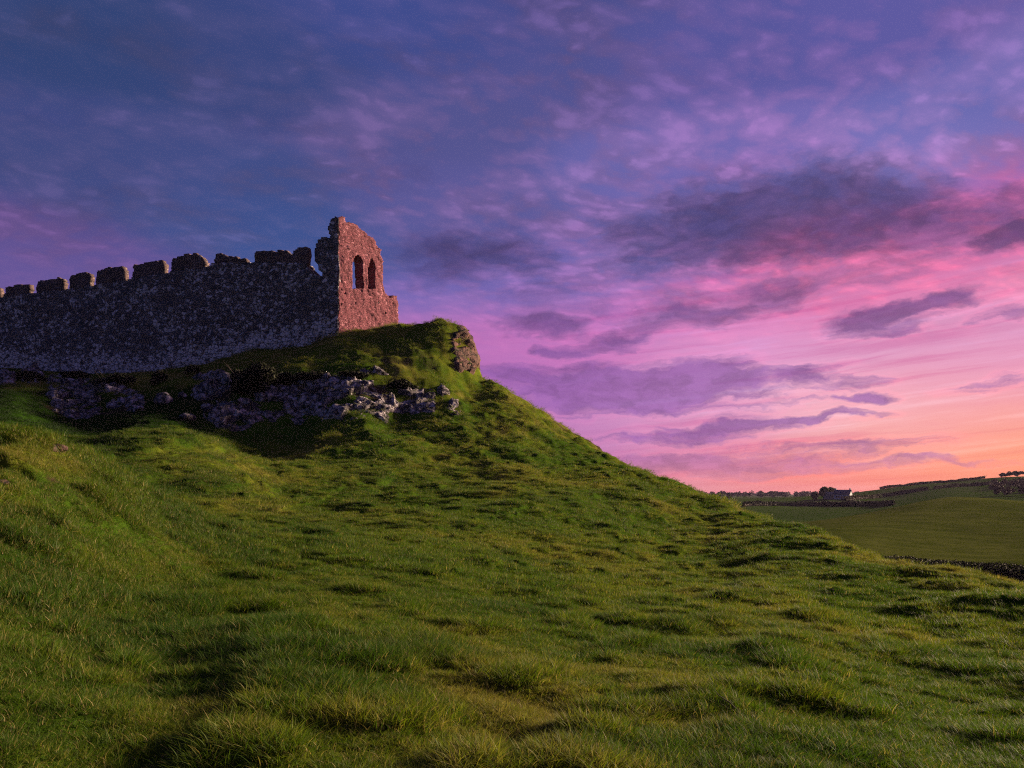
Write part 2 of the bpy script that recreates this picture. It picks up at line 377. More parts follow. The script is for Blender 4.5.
bump(t, b, t.m('ADD', t.noise(p, 9, 6, .7), t.m('MULTIPLY', t.noise(p, 40, 3, .6), .35)), .10, .9)
ground_o.data.materials.append(m_ground)
def dryness(x, y):
    x = np.asarray(x); y = np.asarray(y)
    d = .36+.70*fbm(x*.21+3, y*.16, o=3, s=101)+.35*fbm(x*1.3, y*1.1, o=2, s=111)
    d = d+.30*smooth(2, 12, x-.1*y)*(1-smooth(28, 45, y))          # drier turf on the right of the slope
    d = d+.26*smooth(58, 76, y)+.30*np.exp(-((x+21)/7)**2-((y-42)/4.5)**2)-.35*smooth(-12, -28, x)*smooth(24, 40, y)*(1-smooth(66, 76, y))  # last term: lusher, darker grass in the hollow, partly painted shade
    d = d+smooth(-4.5, -7.5, x)*smooth(6.5, 9, y)*(1-smooth(17, 21, y))*(.24+.6*fbm(x*.8, y*.8, o=3, s=161))
    return np.clip(d, 0, 1.1)
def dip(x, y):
    return smooth(-16, -22, x+.12*(y-40))*smooth(28, 36, y)*(1-smooth(66, 74, y))*(1-.8*np.exp(-((x+21)/6)**2-((y-42)/4)**2))  # mask of the hollow behind the knoll, whose shade is painted on
def bareness(x, y):
    x = np.asarray(x); y = np.asarray(y)
    g = fbm(x*.55, y*.55, o=3, s=121)
    k = .72*smooth(-42, -37, x)*(1-smooth(-8, -4, x))*np.exp(-((y-66.3)/2.6)**2)+0.6*smooth(-4.5, -7., x)*smooth(8, 11, y)*(1-smooth(17, 20, y))*smooth(.22, .6, fbm(x*.9+5, y*.9, o=3, s=165))+.62*np.exp(-((x-6.2)/3.5)**2-((y-71.)/3.)**2)+.55*np.exp(-((x+11)/9)**2-((y-72.5)/2.6)**2)+.45*np.exp(-((x-9)/5)**2-((y-66)/5)**2)
    return np.clip(k+.5*g*(.25+k), 0, 1)
X1, Y1 = gx_.ravel(), gy_.ravel(); R1 = np.hypot(X1, Y1)
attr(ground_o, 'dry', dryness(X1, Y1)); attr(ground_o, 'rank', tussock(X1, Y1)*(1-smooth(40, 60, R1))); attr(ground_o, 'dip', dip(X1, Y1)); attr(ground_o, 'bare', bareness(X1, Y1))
attr(ground_o, 'far', smooth(88, 104, R1)); attr(ground_o, 'crest', np.exp(-((Y1-222)/30)**2))
attr(ground_o, 'fieldtone', smooth(240, 262, Y1)*.8)

def stone_mat(name, dark, mid, pale, frac, base_z=None, scale=2.7, mortar=(.10,.095,.09), lichen=0.):
    m, t, b = mat(name, .93, .2)
    p = pos(t)
    w = t.v('ADD', p, t.v('SCALE', t.noise(p, 2.2, 3, out=1), scale=.22))
    q = t.v('MULTIPLY', w, (1, 1, 1.35))
    vc = t.voro(q, scale, out='Color'); edge = t.voro(q, scale, 'DISTANCE_TO_EDGE')
    vs = t.voro(q, scale*2.3, out='Color')
    r1 = t.sep(vc)[0]; r2 = t.sep(vc)[1]; r3 = t.sep(vs)[0]
    big = t.noise(p, .42, 5, .6)
    f = t.m('ADD', t.m('MULTIPLY', r1, .62), t.m('MULTIPLY', r3, .38))
    f = t.m('ADD', f, t.m('MULTIPLY', t.m('SUBTRACT', big, .5), .85))
    if base_z is not None:
        hgt = t.m('SUBTRACT', t.sep(p)[2], att(t, 'footz'))
        f = t.m('ADD', f, t.m('MULTIPLY', t.ss(t.m('ADD', hgt, t.m('MULTIPLY', t.m('SUBTRACT', big, .5), 2.5)), 3.6, .6), base_z))
    c = t.mix(r2, dark, mid)
    c = t.mix(t.ss(f, frac-.13, frac+.17), c, pale)
    c = t.mix(t.ss(edge, .05, .015), c, mortar)
    g = t.noise(p, 14, 5, .7)
    c = t.mix(.55, c, t.mix(1., c, t.ramp(g, [(.3, (.45,.45,.45)), (.7, (1.5,1.5,1.5))]), 'MULTIPLY'))
    if lichen:
        c = t.mix(t.ss(t.noise(p, 3.1, 5, .65), .60, .70), c, (lichen, lichen*.93, lichen*.95))
    t.set(b.inputs['Base Color'], c)
    bump(t, b, t.m('ADD', t.ss(edge, 0, .12), t.m('MULTIPLY', g, .5)), .07, .9)
    return m
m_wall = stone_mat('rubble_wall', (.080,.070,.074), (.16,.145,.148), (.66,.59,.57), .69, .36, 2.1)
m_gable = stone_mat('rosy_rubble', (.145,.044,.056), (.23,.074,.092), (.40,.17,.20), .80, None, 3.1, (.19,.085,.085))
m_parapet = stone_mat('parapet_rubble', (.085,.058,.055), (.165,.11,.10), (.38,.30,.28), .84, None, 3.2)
def rock_mat(name, dark, mid, pale, amt):
    m, t, b = mat(name, .92, .2)
    p = pos(t)
    a = t.noise(p, 1.1, 6, .7); d = t.noise(p, 4.5, 6, .72); g = t.noise(p, 16, 4, .7)
    cr = t.voro(t.v('ADD', p, t.v('SCALE', t.noise(p, 1.5, 3, out=1), scale=.6)), 1.5, 'DISTANCE_TO_EDGE')
    c = t.mix(t.ss(a, .35, .65), dark, mid)
    c = t.mix(t.ss(t.m('ADD', t.m('MULTIPLY', t.noise(p, 2.0, 4, .6), .6), t.m('ADD', t.m('MULTIPLY', a, .2), t.m('MULTIPLY', d, .2))), amt, amt+.12), c, pale)
    c = t.mix(t.ss(t.m('ADD', t.noise(p, 1.9, 5, .7), t.m('MULTIPLY', t.sep(t.n('ShaderNodeNewGeometry').outputs['Normal'])[2], .12)), .62, .68), c, (.030,.042,.012))
    c = t.mix(t.ss(cr, .035, .0), c, (.03,.027,.027))
    t.set(b.inputs['Base Color'], c)
    bump(t, b, t.m('ADD', t.m('ADD', d, t.m('MULTIPLY', g, .5)), t.ss(cr, 0, .10)), .16, .9)
    return m
m_rock = rock_mat('limestone_rock', (.050,.043,.044), (.13,.115,.118), (.46,.405,.415), .465)
m_crag = rock_mat('brown_crag', (.075,.048,.040), (.19,.10,.08), (.30,.19,.165), .68)

def leaf_mat(name, c1, c2, trans=.25):
    m, t, b = mat(name, .75, .15)
    r = t.n('ShaderNodeNewGeometry').outputs['Random Per Island']
    t.set(b.inputs['Base Color'], t.mix(r, c1, c2))
    tr = t.n('ShaderNodeBsdfTranslucent'); t.set(tr.inputs[0], t.mix(r, c1, c2))
    mx = t.n('ShaderNodeMixShader'); mx.inputs[0].default_value = trans
    t.L.new(b.outputs[0], mx.inputs[1]); t.L.new(tr.outputs[0], mx.inputs[2])
    t.L.new(mx.outputs[0], t.t.nodes['Material Output'].inputs[0])
    return m
m_gorse = leaf_mat('dark_bush_leaf', (.010,.013,.006), (.030,.034,.012), .1)
m_hedge = leaf_mat('hedge_leaf', (.030,.030,.014), (.075,.065,.028), .15)
m_tree = leaf_mat('far_tree_leaf', (.020,.022,.016), (.050,.045,.026), .1)
m_treeg = leaf_mat('olive_tree_leaf', (.050,.055,.018), (.11,.10,.035), .15)
m_wood = leaf_mat('winter_wood', (.045,.030,.028), (.085,.058,.046), .1)
m_bark, t, b = mat('bark', .9); t.set(b.inputs['Base Color'], t.ramp(t.noise(pos(t), 6, 5, .7), [(.3, (.03,.022,.018)), (.7, (.09,.07,.055))]))
def plain(name, c, v=.25, sc=3., rough=.8):
    m, t, b = mat(name, rough)
    n = t.noise(pos(t), sc, 5, .65)
    t.set(b.inputs['Base Color'], t.ramp(n, [(.25, tuple(x*(1-v) for x in c)), (.75, tuple(min(1, x*(1+v)) for x in c))]))
    return m
# grass blades
m_grass, t, b = mat('grass_blade', .60, .2)
dry = att(t, 'dry', 'INSTANCER'); rank = att(t, 'rank', 'INSTANCER'); tip = att(t, 'tip'); rnd = att(t, 'hue')
dd = t.m('ADD', dry, t.m('MULTIPLY', t.m('SUBTRACT', rnd, .5), .8))
c = t.mix(t.ss(dd, .10, .75), (.055,.110,.006), (.130,.168,.010))
c = t.mix(t.ss(dd, .62, 1.08), c, (.195,.180,.034))
c = t.mix(t.m('MULTIPLY', t.ss(rank, .6, .95), .7), c, (.032,.080,.008))
c = t.mix(t.ss(tip, .42, .0), c, t.mix(.65, c, (.085,.062,.022)))
c = t.mix(t.m('MULTIPLY', t.ss(rnd, .93, .97), .8), c, (.36,.27,.11))
c = t.mix(t.m('MULTIPLY', att(t, 'dip_shade', 'INSTANCER'), .97), c, (.016,.040,.005))  # blades in the hollow darkened by colour to look shaded
t.set(b.inputs['Base Color'], c)
tr = t.n('ShaderNodeBsdfTranslucent'); t.set(tr.inputs[0], t.v('MULTIPLY', c, (1.15, 1.2, .7)))
mx = t.n('ShaderNodeMixShader'); mx.inputs[0].default_value = .44
t.L.new(b.outputs[0], mx.inputs[1]); t.L.new(tr.outputs[0], mx.inputs[2]); t.L.new(mx.outputs[0], t.t.nodes['Material Output'].inputs[0])
# ---------------------------------------------------------------- castle
def inpoly(px, py, poly):
    r = np.zeros(px.shape, bool); n = len(poly)
    for i in range(n):
        x1, y1 = poly[i]; x2, y2 = poly[(i+1) % n]
        c = (y1 > py) != (y2 > py)
        with np.errstate(divide='ignore', invalid='ignore'):
            r ^= c & (px < (x2-x1)*(py-y1)/(y2-y1+1e-12)+x1)
    return r
C0 = np.array([-17.75, 82.0])
DA = np.array([-41.3, 15.6]); DA /= np.linalg.norm(DA)
DB = np.array([5.2, 6.6]); DB /= np.linalg.norm(DB)
NA = np.array([-DA[1], DA[0]]); NA *= np.sign(NA[1])       # into the wall, away from the viewer
NB = np.array([-DB[1], DB[0]]); NB *= np.sign(NB[1])
def u_of(px, d):
    k = (px-CX)/F
    return (k*C0[1]-C0[0])/(d[0]-k*d[1])
def voro2(x, y, s=0):
    """nearest jittered cell: distance and random value"""
    x0, y0 = np.floor(x), np.floor(y); bd = np.full(x.shape, 9.); bv = np.zeros(x.shape); b2 = np.full(x.shape, 9.)
    for i in (-1, 0, 1):
        for j in (-1, 0, 1):
            cx, cy = x0+i, y0+j; z = np.zeros_like(cx)
            d = np.hypot(cx+_h(cx, cy, z, s)-x, cy+_h(cx, cy, z, s+1)-y); v = _h(cx, cy, z, s+2)
            nb = d < bd
            b2 = np.where(nb, bd, np.minimum(b2, d)); bv = np.where(nb, v, bv); bd = np.where(nb, d, bd)
    return bd, bv, b2-bd
def slab(name, d, nrm, us, zs, occ, thick, material, parent, seed, cell, footz=None, relief=.075):
    """stone slab: occupied cells of a (u, z) grid pulled through the wall's thickness, faces roughened stone by stone"""
    U, Z = np.meshgrid(us, zs, indexing='ij'); nu, nz = U.shape
    K = max(2, int(round(thick/(cell*2.2))))
    px = lambda u, z: None
    ids = -np.ones((nu, nz, K+1), int)
    verts = []; faces = []
    def vid(i, j, k):
        if ids[i, j, k] < 0:
            ids[i, j, k] = len(verts); verts.append((i, j, k))
        return ids[i, j, k]
    I, J = np.nonzero(occ)
    for i, j in zip(I, J):
        faces.append((vid(i,j,0), vid(i,j+1,0), vid(i+1,j+1,0), vid(i+1,j,0)))
        faces.append((vid(i,j,K), vid(i+1,j,K), vid(i+1,j+1,K), vid(i,j+1,K)))
        for (a, b, p, q) in (((i,j),(i+1,j),i,j-1), ((i+1,j),(i+1,j+1),i+1,j), ((i+1,j+1),(i,j+1),i,j+1), ((i,j+1),(i,j),i-1,j)):
            if not (0 <= p < nu-1 and 0 <= q < nz-1 and occ[p, q]):
                for k in range(K):
                    faces.append((vid(*a,k), vid(*b,k), vid(*b,k+1), vid(*a,k+1)))
    V = np.array(verts); u = us[V[:,0]]; z = zs[V[:,1]]; w = V[:,2]/K*thick
    P0 = np.stack([C0[0]+u*d[0]+w*nrm[0], C0[1]+u*d[1]+w*nrm[1], z], -1)
    ex, ey, ez = P0.T
    nv = np.stack([fbm(ex*1.9, ey*1.9, ez*1.9, 3, s=seed0) for seed0 in (201, 211, 221)], -1)
    P1 = P0+nv*.10
    bd, bv, eg = voro2(u*2.4+.3*nv[:,0], z*3.0+.3*nv[:,1], 231)
    push = relief*((bv-.35)+1.0*smooth(0, .25, eg)-.5)
    side = np.where(V[:,2] == 0, -1., np.where(V[:,2] == K, 1., 0.))
    P1[:,0] += nrm[0]*side*push; P1[:,1] += nrm[1]*side*push
    big = .16*fbm(u*.22, z*.22, o=3, s=241)
    P1[:,0] -= nrm[0]*big; P1[:,1] -= nrm[1]*big
    o = new_mesh(name, P1, np.array(faces)[:, ::-1], material, parent=parent)
    if footz is not None: attr(o, 'footz', footz(u))
    return o
def grid_px(d, us, zs):
    uc, zc = (us[:-1]+us[1:])/2, (zs[:-1]+zs[1:])/2
    U, Z = np.meshgrid(uc, zc, indexing='ij')
    X, Y = C0[0]+U*d[0], C0[1]+U*d[1]
    jx, jz = .16*fbm(U*1.7, Z*1.7, o=2, s=301), .16*fbm(U*1.7+7, Z*1.7, o=2, s=311)
    return CX+F*(X+jx)/Y, HY-F*(Z+jz)/Y

BODY = [(-150,312),(-34,298.8),(3.8,295.3),(35.2,291),(69,287),(95.5,283),(130,277),(169.5,270),(209.5,265),(217,262.5),(248,263),(255,262),(300,263),(307.5,265),(310,271.5),(316.6,276.5),(322,277),(322,420),(-150,420)]
MERLON = [[(-106,310),(-106,300.5),(-104,297),(-71,294),(-69.5,310)],[(-66.5,310),(-66.5,297),(-64.5,292.8),(-35,290),(-33.5,310)],
 [(-30.5,310),(-30.5,294),(-28.5,290.8),(1.5,287.6),(3.6,290),(3.6,310)],[(4.6,305),(4.6,290),(6.5,286.6),(30,283.8),(33.5,285.5),(34.6,305)],
 [(36,300),(36,285),(37.5,282),(62,278.4),(66.5,278.8),(68.2,283),(68.2,300)],[(69.5,300),(69.5,279.5),(72,275.4),(91,273),(94,275),(94.5,300)],
 [(96.8,295),(96.8,273),(99,270),(122,266.8),(127,268),(129.2,273),(129.2,295)],[(131.8,290),(131.8,267),(134,265),(150,262.6),(165,261.4),(168.6,265),(168.6,290)],
 [(170.8,285),(170.8,262),(173,259),(190,255.8),(201,254.2),(206,257),(208.6,263),(208.6,285)],
 [(215,280),(215,254.5),(217,252.6),(222,253.5),(226,256),(234,257.3),(244,259.3),(247.5,262),(247.5,280)],
 [(254,280),(254.2,259),(255.4,252),(262,250.8),(286,250.4),(287.5,252.5),(290,255.8),(294,252),(299,247),(303,245.8),(307,247),(309.2,251.6),(308.2,264),(308.5,280)]]
SIDE = [(340,352),(340,217.5),(335,217.5),(330.5,221.5),(328.2,227),(328.5,231),(331,236),(329,239),(324,236.8),(318.5,238.5),(315.4,248),(315,260),(318,267),(321,272.5),(321.6,278),(321.6,352)]
GABLE = [(338,352),(338,217.6),(343,217.6),(346,222.3),(352,224),(357,225.3),(365,232.8),(371,237),(376,240.4),(376.6,245.5),(380.6,250),(382.3,262),(382.5,281),(384.5,291.5),(388,296),(390,298.2),(391.5,295.8),(396,295.6),(398.6,302),(398.8,352)]
WIN = [[(352.2,289),(352.2,264),(353.6,258),(357,254.2),(360.4,257),(362.2,263),(362.4,289)],[(367.8,289.3),(367.8,267),(369.3,261),(371.2,258.2),(373.2,261.5),(374.8,268),(374.8,289.3)]]
HOLE = [(341.3,289,.9),(341,303,1.1),(344.5,294,.8),(349.5,308,1.0),(371.5,294,.9),(377.5,303,.9),(386,312,1.0),(356,303,.8)]

cell = .14
us = np.arange(-.05, 68, cell); zs = np.arange(9.5, 28.8, cell)
px, py = grid_px(DA, us, zs)
ub = np.linspace(0, 70, 120)
fz = ground(C0[0]+ub*DA[0], C0[1]+ub*DA[1])
footA = lambda u: np.interp(u, ub, fz)
castle = empty('castle_wall', (C0[0]+20*DA[0], C0[1]+20*DA[1], 0), 'long dark rubble castle curtain wall with broken battlements on the hill', 'castle wall')
bpy.context.view_layer.update()
def keep(o, par):
    o.parent = par; o.matrix_parent_inverse = par.matrix_world.inverted()
side = inpoly(px, py, SIDE)
body = inpoly(px, py-1.8*(px < 212), BODY) & ~side
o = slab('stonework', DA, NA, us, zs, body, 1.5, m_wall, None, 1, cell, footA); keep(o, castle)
for k, poly in enumerate(MERLON):
    if k < 9: a_, b_ = poly[0][0], poly[-1][0]; poly = [(a_+.4+(x_-a_)*(b_-a_-4.8)/(b_-a_), y_-.6) for x_, y_ in poly]
    oc = inpoly(px, py, poly) & ~body
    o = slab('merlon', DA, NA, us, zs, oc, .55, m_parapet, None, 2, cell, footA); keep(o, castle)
    if k == len(MERLON)-1: tag(o, 'broken parapet stub with ragged pointed end')
tower = empty('ruined_tower', (C0[0], C0[1], 16), 'tall ruined castle gable with two lancet openings glowing pink at the wall end', 'ruin')
bpy.context.view_layer.update()
o = slab('return_wall', DA, NA, us, zs, side, 1.5, m_wall, None, 3, cell, footA)
cell = .11; keep(o, tower)
tag(o, 'dark shaded side of the ruin with ragged overhang')
us = np.arange(0, 10.4, cell); zs = np.arange(12.5, 28.6, cell); px, py = grid_px(DB, us, zs)
oc = inpoly(px, py, GABLE)
qx, qy = px, py
uc_, zc_ = np.meshgrid((us[:-1]+us[1:])/2, (zs[:-1]+zs[1:])/2, indexing='ij'); yy = C0[1]+uc_*DB[1]
qx, qy = CX+F*(C0[0]+uc_*DB[0])/yy, HY-F*zc_/yy
for w_ in WIN: oc &= ~inpoly(qx, qy, w_)
for hx, hy, hr in HOLE: oc &= (np.hypot(px-hx, py-hy) > hr)
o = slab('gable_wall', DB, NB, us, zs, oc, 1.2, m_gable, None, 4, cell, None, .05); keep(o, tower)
# ---------------------------------------------------------------- bedrock, boulders
def facets(x, y, z, s):
    """blocky relief: every jittered 3-D cell has its own height and slant"""
    q = np.stack([x, y, z], -1); f = np.floor(q); bd = np.full(len(x), 99.); out = np.zeros(len(x))
    for i in (-1, 0, 1):
        for j in (-1, 0, 1):
            for k in (-1, 0, 1):
                c = f+np.array([i, j, k]); a = (c[:,0], c[:,1], c[:,2])
                ctr = c+np.stack([_h(*a, s), _h(*a, s+1), _h(*a, s+2)], -1)
                dv = q-ctr; d = (dv**2).sum(-1)
                g = np.stack([_h(*a, s+4), _h(*a, s+5), _h(*a, s+6)], -1)-.5
                h = _h(*a, s+3)-.5+(g*dv).sum(-1)*1.1
                nb = d < bd; bd = np.where(nb, d, bd); out = np.where(nb, h, out)
    return out
def outcrop(name, pxr, Yr, blobs, amp, material, seed, label, cat='rock outcrop', scale=.8, thr=.0, group=None, st=.10, one=False):
    """bedrock standing out of the slope inside the given patches"""
    k = np.arange(pxr[0], pxr[1], st/75*F); Ys = np.arange(Yr[0], Yr[1], st*.9)
    K, Y = np.meshgrid((k-CX)/F, Ys, indexing='ij'); X = K*Y
    x, y = X.ravel(), Y.ravel(); z = ground(x, y); zl = land(x, y)
    px, py = CX+F*x/y, HY-F*zl/y
    e = .8; gx = (land(x+e, y)-zl)/e; gy = (land(x, y+e)-zl)/e
    n = np.stack([-gx, -gy, np.full_like(gx, .75)], -1); n /= np.linalg.norm(n, axis=1)[:, None]
    msk = np.zeros(len(x))
    jx, jy = 5*fbm(x*.5, y*.5, z*.5, 3, s=seed+50), 4*fbm(x*.5+9, y*.5, z*.5, 3, s=seed+60)
    for bx, by, rx, ry in blobs:
        msk = np.maximum(msk, 1-np.sqrt(((px+jx-bx)/rx)**2+((py+jy-by)/ry)**2))
    fall = smooth(0, .45, msk)
    wx, wy, wz = [.35*fbm(x*.9, y*.9, z*.9, 2, s=seed+80+q) for q in range(3)]
    h = .95*facets((x+wx)*scale*.62, (y+wy)*scale*.62, (z+wz)*scale*1.1, seed)+.24*facets((x+wx)*scale*1.5, (y+wy)*scale*1.5, (z+wz)*scale*2.6, seed+9)+.08*facets(x*scale*3.4, y*scale*3.4, z*scale*5, seed+19)+.07*fbm(x*2, y*2, z*2, 3, s=seed+70)
    off = amp*(h+.42-thr)*fall-.35*(1-fall)-.06
    P = np.stack([x, y, z], -1)+n*off[:, None]
    idx = np.arange(len(x)).reshape(X.shape)
    fs = gridfaces(*X.shape)
    ok = (fall[fs] > .02).any(1) & (off[fs] > -.4).any(1)
    fs = fs[ok]
    if one:                                                # keep the largest connected piece
        lab = np.arange(len(x))
        while True:
            mn = lab[fs].min(1); new = lab.copy(); np.minimum.at(new, fs.ravel(), np.repeat(mn, 4)); new = new[new]
            if (new == lab).all(): break
            lab = new
        fl = lab[fs[:, 0]]; u_, c_ = np.unique(fl, return_counts=True); fs = fs[fl == u_[np.argmax(c_)]]
    used = np.unique(fs); rm = -np.ones(len(x), int); rm[used] = np.arange(len(used))
    c = P[used].mean(0)
    o = new_mesh(name, P[used]-c, rm[fs], material); o.location = c
    return tag(o, label, cat, group)
outcrop('rock_outcrop', (44, 145), (63, 84), [(78,397,40,31),(112,397,26,19),(135,402,17,18),(66,381,30,14)], .8, m_rock, 401, 'broken grey outcrop below the left stretch of castle wall', thr=.30)
outcrop('rock_outcrop', (-12, 50), (70, 97), [(4,379,16,7),(32,377,15,9)], .8, m_rock, 431, 'low rock ledge at the foot of the castle wall by the picture edge')
outcrop('rock_outcrop', (186, 265), (59, 80), [(213,388,30,20),(222,412,26,18),(246,417,28,19),(236,426,30,11)], .8, m_rock, 461, 'pale tumbled limestone slabs under the dark bush', scale=.95, thr=.24)
outcrop('rock_outcrop', (255, 436), (61, 79), [(275,400,34,27),(300,400,38,29),(330,400,38,29),(355,398,38,29),(385,400,38,27),(372,382,30,16),(412,400,26,20),(430,402,20,15)], .8, m_rock, 491, 'long dark bedrock face across the front of the castle hill', thr=.22)
outcrop('rock_outcrop', (430, 456), (63, 76), [(442,394,9,9)], .5, m_rock, 521, 'small pale knob of bedrock in the grass just right of the long rock face', scale=1.2, one=True)
outcrop('rock_outcrop', (442, 468), (63, 76), [(453,409,10,9)], .5, m_rock, 526, 'low pale knob of bedrock in the grass below and right of the smaller knob', scale=1.2, one=True)
outcrop('crag', (440, 480), (74, 90), [(462,350,17,29),(472,358,10,20)], .55, m_crag, 551, 'brown crag on the skyline at the right end of the hilltop', 'crag', scale=.75)

def boulder(name, loc, size, material, seed, label, cat, group=None, flat=.75):
    bm = bmesh.new(); bmesh.ops.create_icosphere(bm, subdivisions=4, radius=1)
    v = np.array([p.co[:] for p in bm.verts]); f = np.array([[q.index for q in p.verts] for p in bm.faces]); bm.free()
    rs = np.random.RandomState(seed)
    r = np.ones(len(v))
    for _ in range(13):                                    # split faces
        d = rs.normal(size=3); d /= np.linalg.norm(d); c = rs.uniform(.62, .92)
        dp = v @ d; r = np.where(dp*r > c, c/np.maximum(dp, .05), r)
    P = v*r[:, None]; P += v*(.10*fbm(v[:,0]*2+seed, v[:,1]*2, v[:,2]*2, 4, s=seed))[:, None]
    P *= np.array(size)*np.array([1, 1, flat])
    a = rs.uniform(0, 6.28); P = P @ np.array([[math.cos(a), -math.sin(a), 0], [math.sin(a), math.cos(a), 0], [0, 0, 1]])
    o = new_mesh(name, P, f, material); o.location = loc
    return tag(o, label, cat, group)
def hit(px, py, y0, y1, n=600):
    """where the line of sight through a pixel meets the ground between two distances"""
    Y = np.linspace(y0, y1, n); x = (px-CX)/F*Y
    dz = (HY-py)/F*Y-ground(x, Y)
    i = np.nonzero((dz[:-1] > 0) & (dz[1:] <= 0))[0]
    k = i[0] if len(i) else int(np.argmin(np.abs(dz)))
    return np.array([x[k], Y[k], ground([x[k]], [Y[k]])[0]])
for px_, py_, s_, lab in [(187,419,.62,'lone pale boulder on the dark grass left of the tumbled slabs'),(163,402,.75,'rounded boulder half sunk in the grass right of the broken grey outcrop'),
        (183,397,.42,'small pale stone on the bank above the lone boulder'),(207,409,.45,'pale stone beside the tumbled slabs, just right of the lone boulder')]:
    p_ = hit(px_, py_, 50, 84); boulder('boulder', (p_[0], p_[1], p_[2]+.25*s_), (s_, s_, s_*1.15), m_rock, int(px_), lab, 'boulder')
p_ = hit(57, 449, 11, 16); boulder('boulder', (p_[0], p_[1], p_[2]), (.20, .15, .14), m_crag, 5, 'pinkish stone bedded in the crest of the grassy knoll', 'boulder')
p_ = hit(3, 484, 8, 14); boulder('boulder', (p_[0], p_[1], p_[2]), (.10, .09, .09), m_crag, 8, 'small brown stone in the grass at the picture edge below the knoll crest', 'boulder')
# ---------------------------------------------------------------- bushes, hedges, trees
def leaf_quads(C, size, rs, droop=.0):
    """one crossed leaf spray (a bent quad) per centre"""
    n = len(C)
    a = rs.normal(size=(n, 3)); a /= np.linalg.norm(a, axis=1)[:, None]
    b = np.cross(a, rs.normal(size=(n, 3))); b /= np.linalg.norm(b, axis=1)[:, None]
    s = (size*rs.uniform(.55, 1.35, n))[:, None]
    V = np.stack([C-a*s, C+b*s*.55, C+a*s, C-b*s*.55], 1).reshape(-1, 3)
    return V, np.arange(4*n).reshape(-1, 4)
def crown_pts(n, rad, rs, lumps=9, hollow=.55):
    """leaf positions gathered in uneven clumps"""
    d = rs.normal(size=(lumps, 3)); d /= np.linalg.norm(d, axis=1)[:, None]
    c = d*rs.uniform(.25, .72, (lumps, 1)); r = rs.uniform(.28, .5, lumps)
    k = rs.randint(0, lumps, n)
    e = rs.normal(size=(n, 3)); e /= np.linalg.norm(e, axis=1)[:, None]
    return (c[k]+e*(r[k]*rs.uniform(hollow, 1., n)**.6)[:, None])*np.array(rad)
def tube(pts, radii, ns=6):
    pts = np.array(pts, float); V = []; 
    for i, p in enumerate(pts):
        t_ = pts[min(i+1, len(pts)-1)]-pts[max(i-1, 0)]; t_ /= np.linalg.norm(t_)
        a = np.cross(t_, (0.3, .9, .2)); a /= np.linalg.norm(a); b = np.cross(t_, a)
        for k in range(ns):
            q = 2*pi*k/ns; V.append(p+radii[i]*(math.cos(q)*a+math.sin(q)*b))
    return np.array(V), gridfaces(len(pts), ns, True)
def join(parts):
    V, Fc, o = [], [], 0
    for v, f in parts: V.append(v); Fc.append(f+o); o += len(v)
    return np.concatenate(V), np.concatenate(Fc)
def bush(name, base, rad, n, size, material, seed, label, cat='bush', group=None):
    rs = np.random.RandomState(seed)
    root = empty(name, base, label, cat, group)
    P = crown_pts(n, rad, rs, 12, .3); P[:, 2] = np.abs(P[:, 2]+rad[2]*.75)
    new_mesh('foliage', *leaf_quads(P, size, rs), material, parent=root)
    br = [tube([(0, 0, -.2), rs.normal(size=3)*np.array(rad)*.18+(0, 0, rad[2]*.5), rs.normal(size=3)*np.array(rad)*.45+(0, 0, rad[2]*1.0)], [.07, .045, .015]) for _ in range(7)]
    new_mesh('branches', *join(br), m_bark, parent=root)
    return root
for px_, py_, w_, h_, n_, lab in [(247,394,2.5,1.75,9000,'large black-green bush above the tumbled limestone slabs'),(112,386,2.1,.85,4200,'dark bush growing over the broken grey outcrop'),
        (24,381,2.4,.60,3200,'low dark scrub along the foot of the castle wall at the picture edge'),(158,384,1.0,.85,2200,'small dark bush against the pale foot of the castle wall'),
        (192,374,1.0,.6,1800,'small dark bush between the castle wall and the large bush'),(285,383,1.8,.7,3000,'dark scrub hanging over the left part of the long bedrock face'),(318,380,1.9,.5,2600,'low dark scrub above the middle of the long bedrock face'),(352,378,1.5,.4,2200,'low dark scrub along the top of the long bedrock face, nearest the ruin'),(402,388,1.6,.45,2200,'low dark scrub above the right part of the long bedrock face'),(75,378,1.7,.5,2200,'dark scrub on top of the broken grey outcrop')]:
    p_ = hit(px_, py_, 55, 96)
    bush('bush', (p_[0], p_[1], p_[2]-.1), (w_, w_*.7, h_), n_, .13, m_gorse, int(px_), lab)

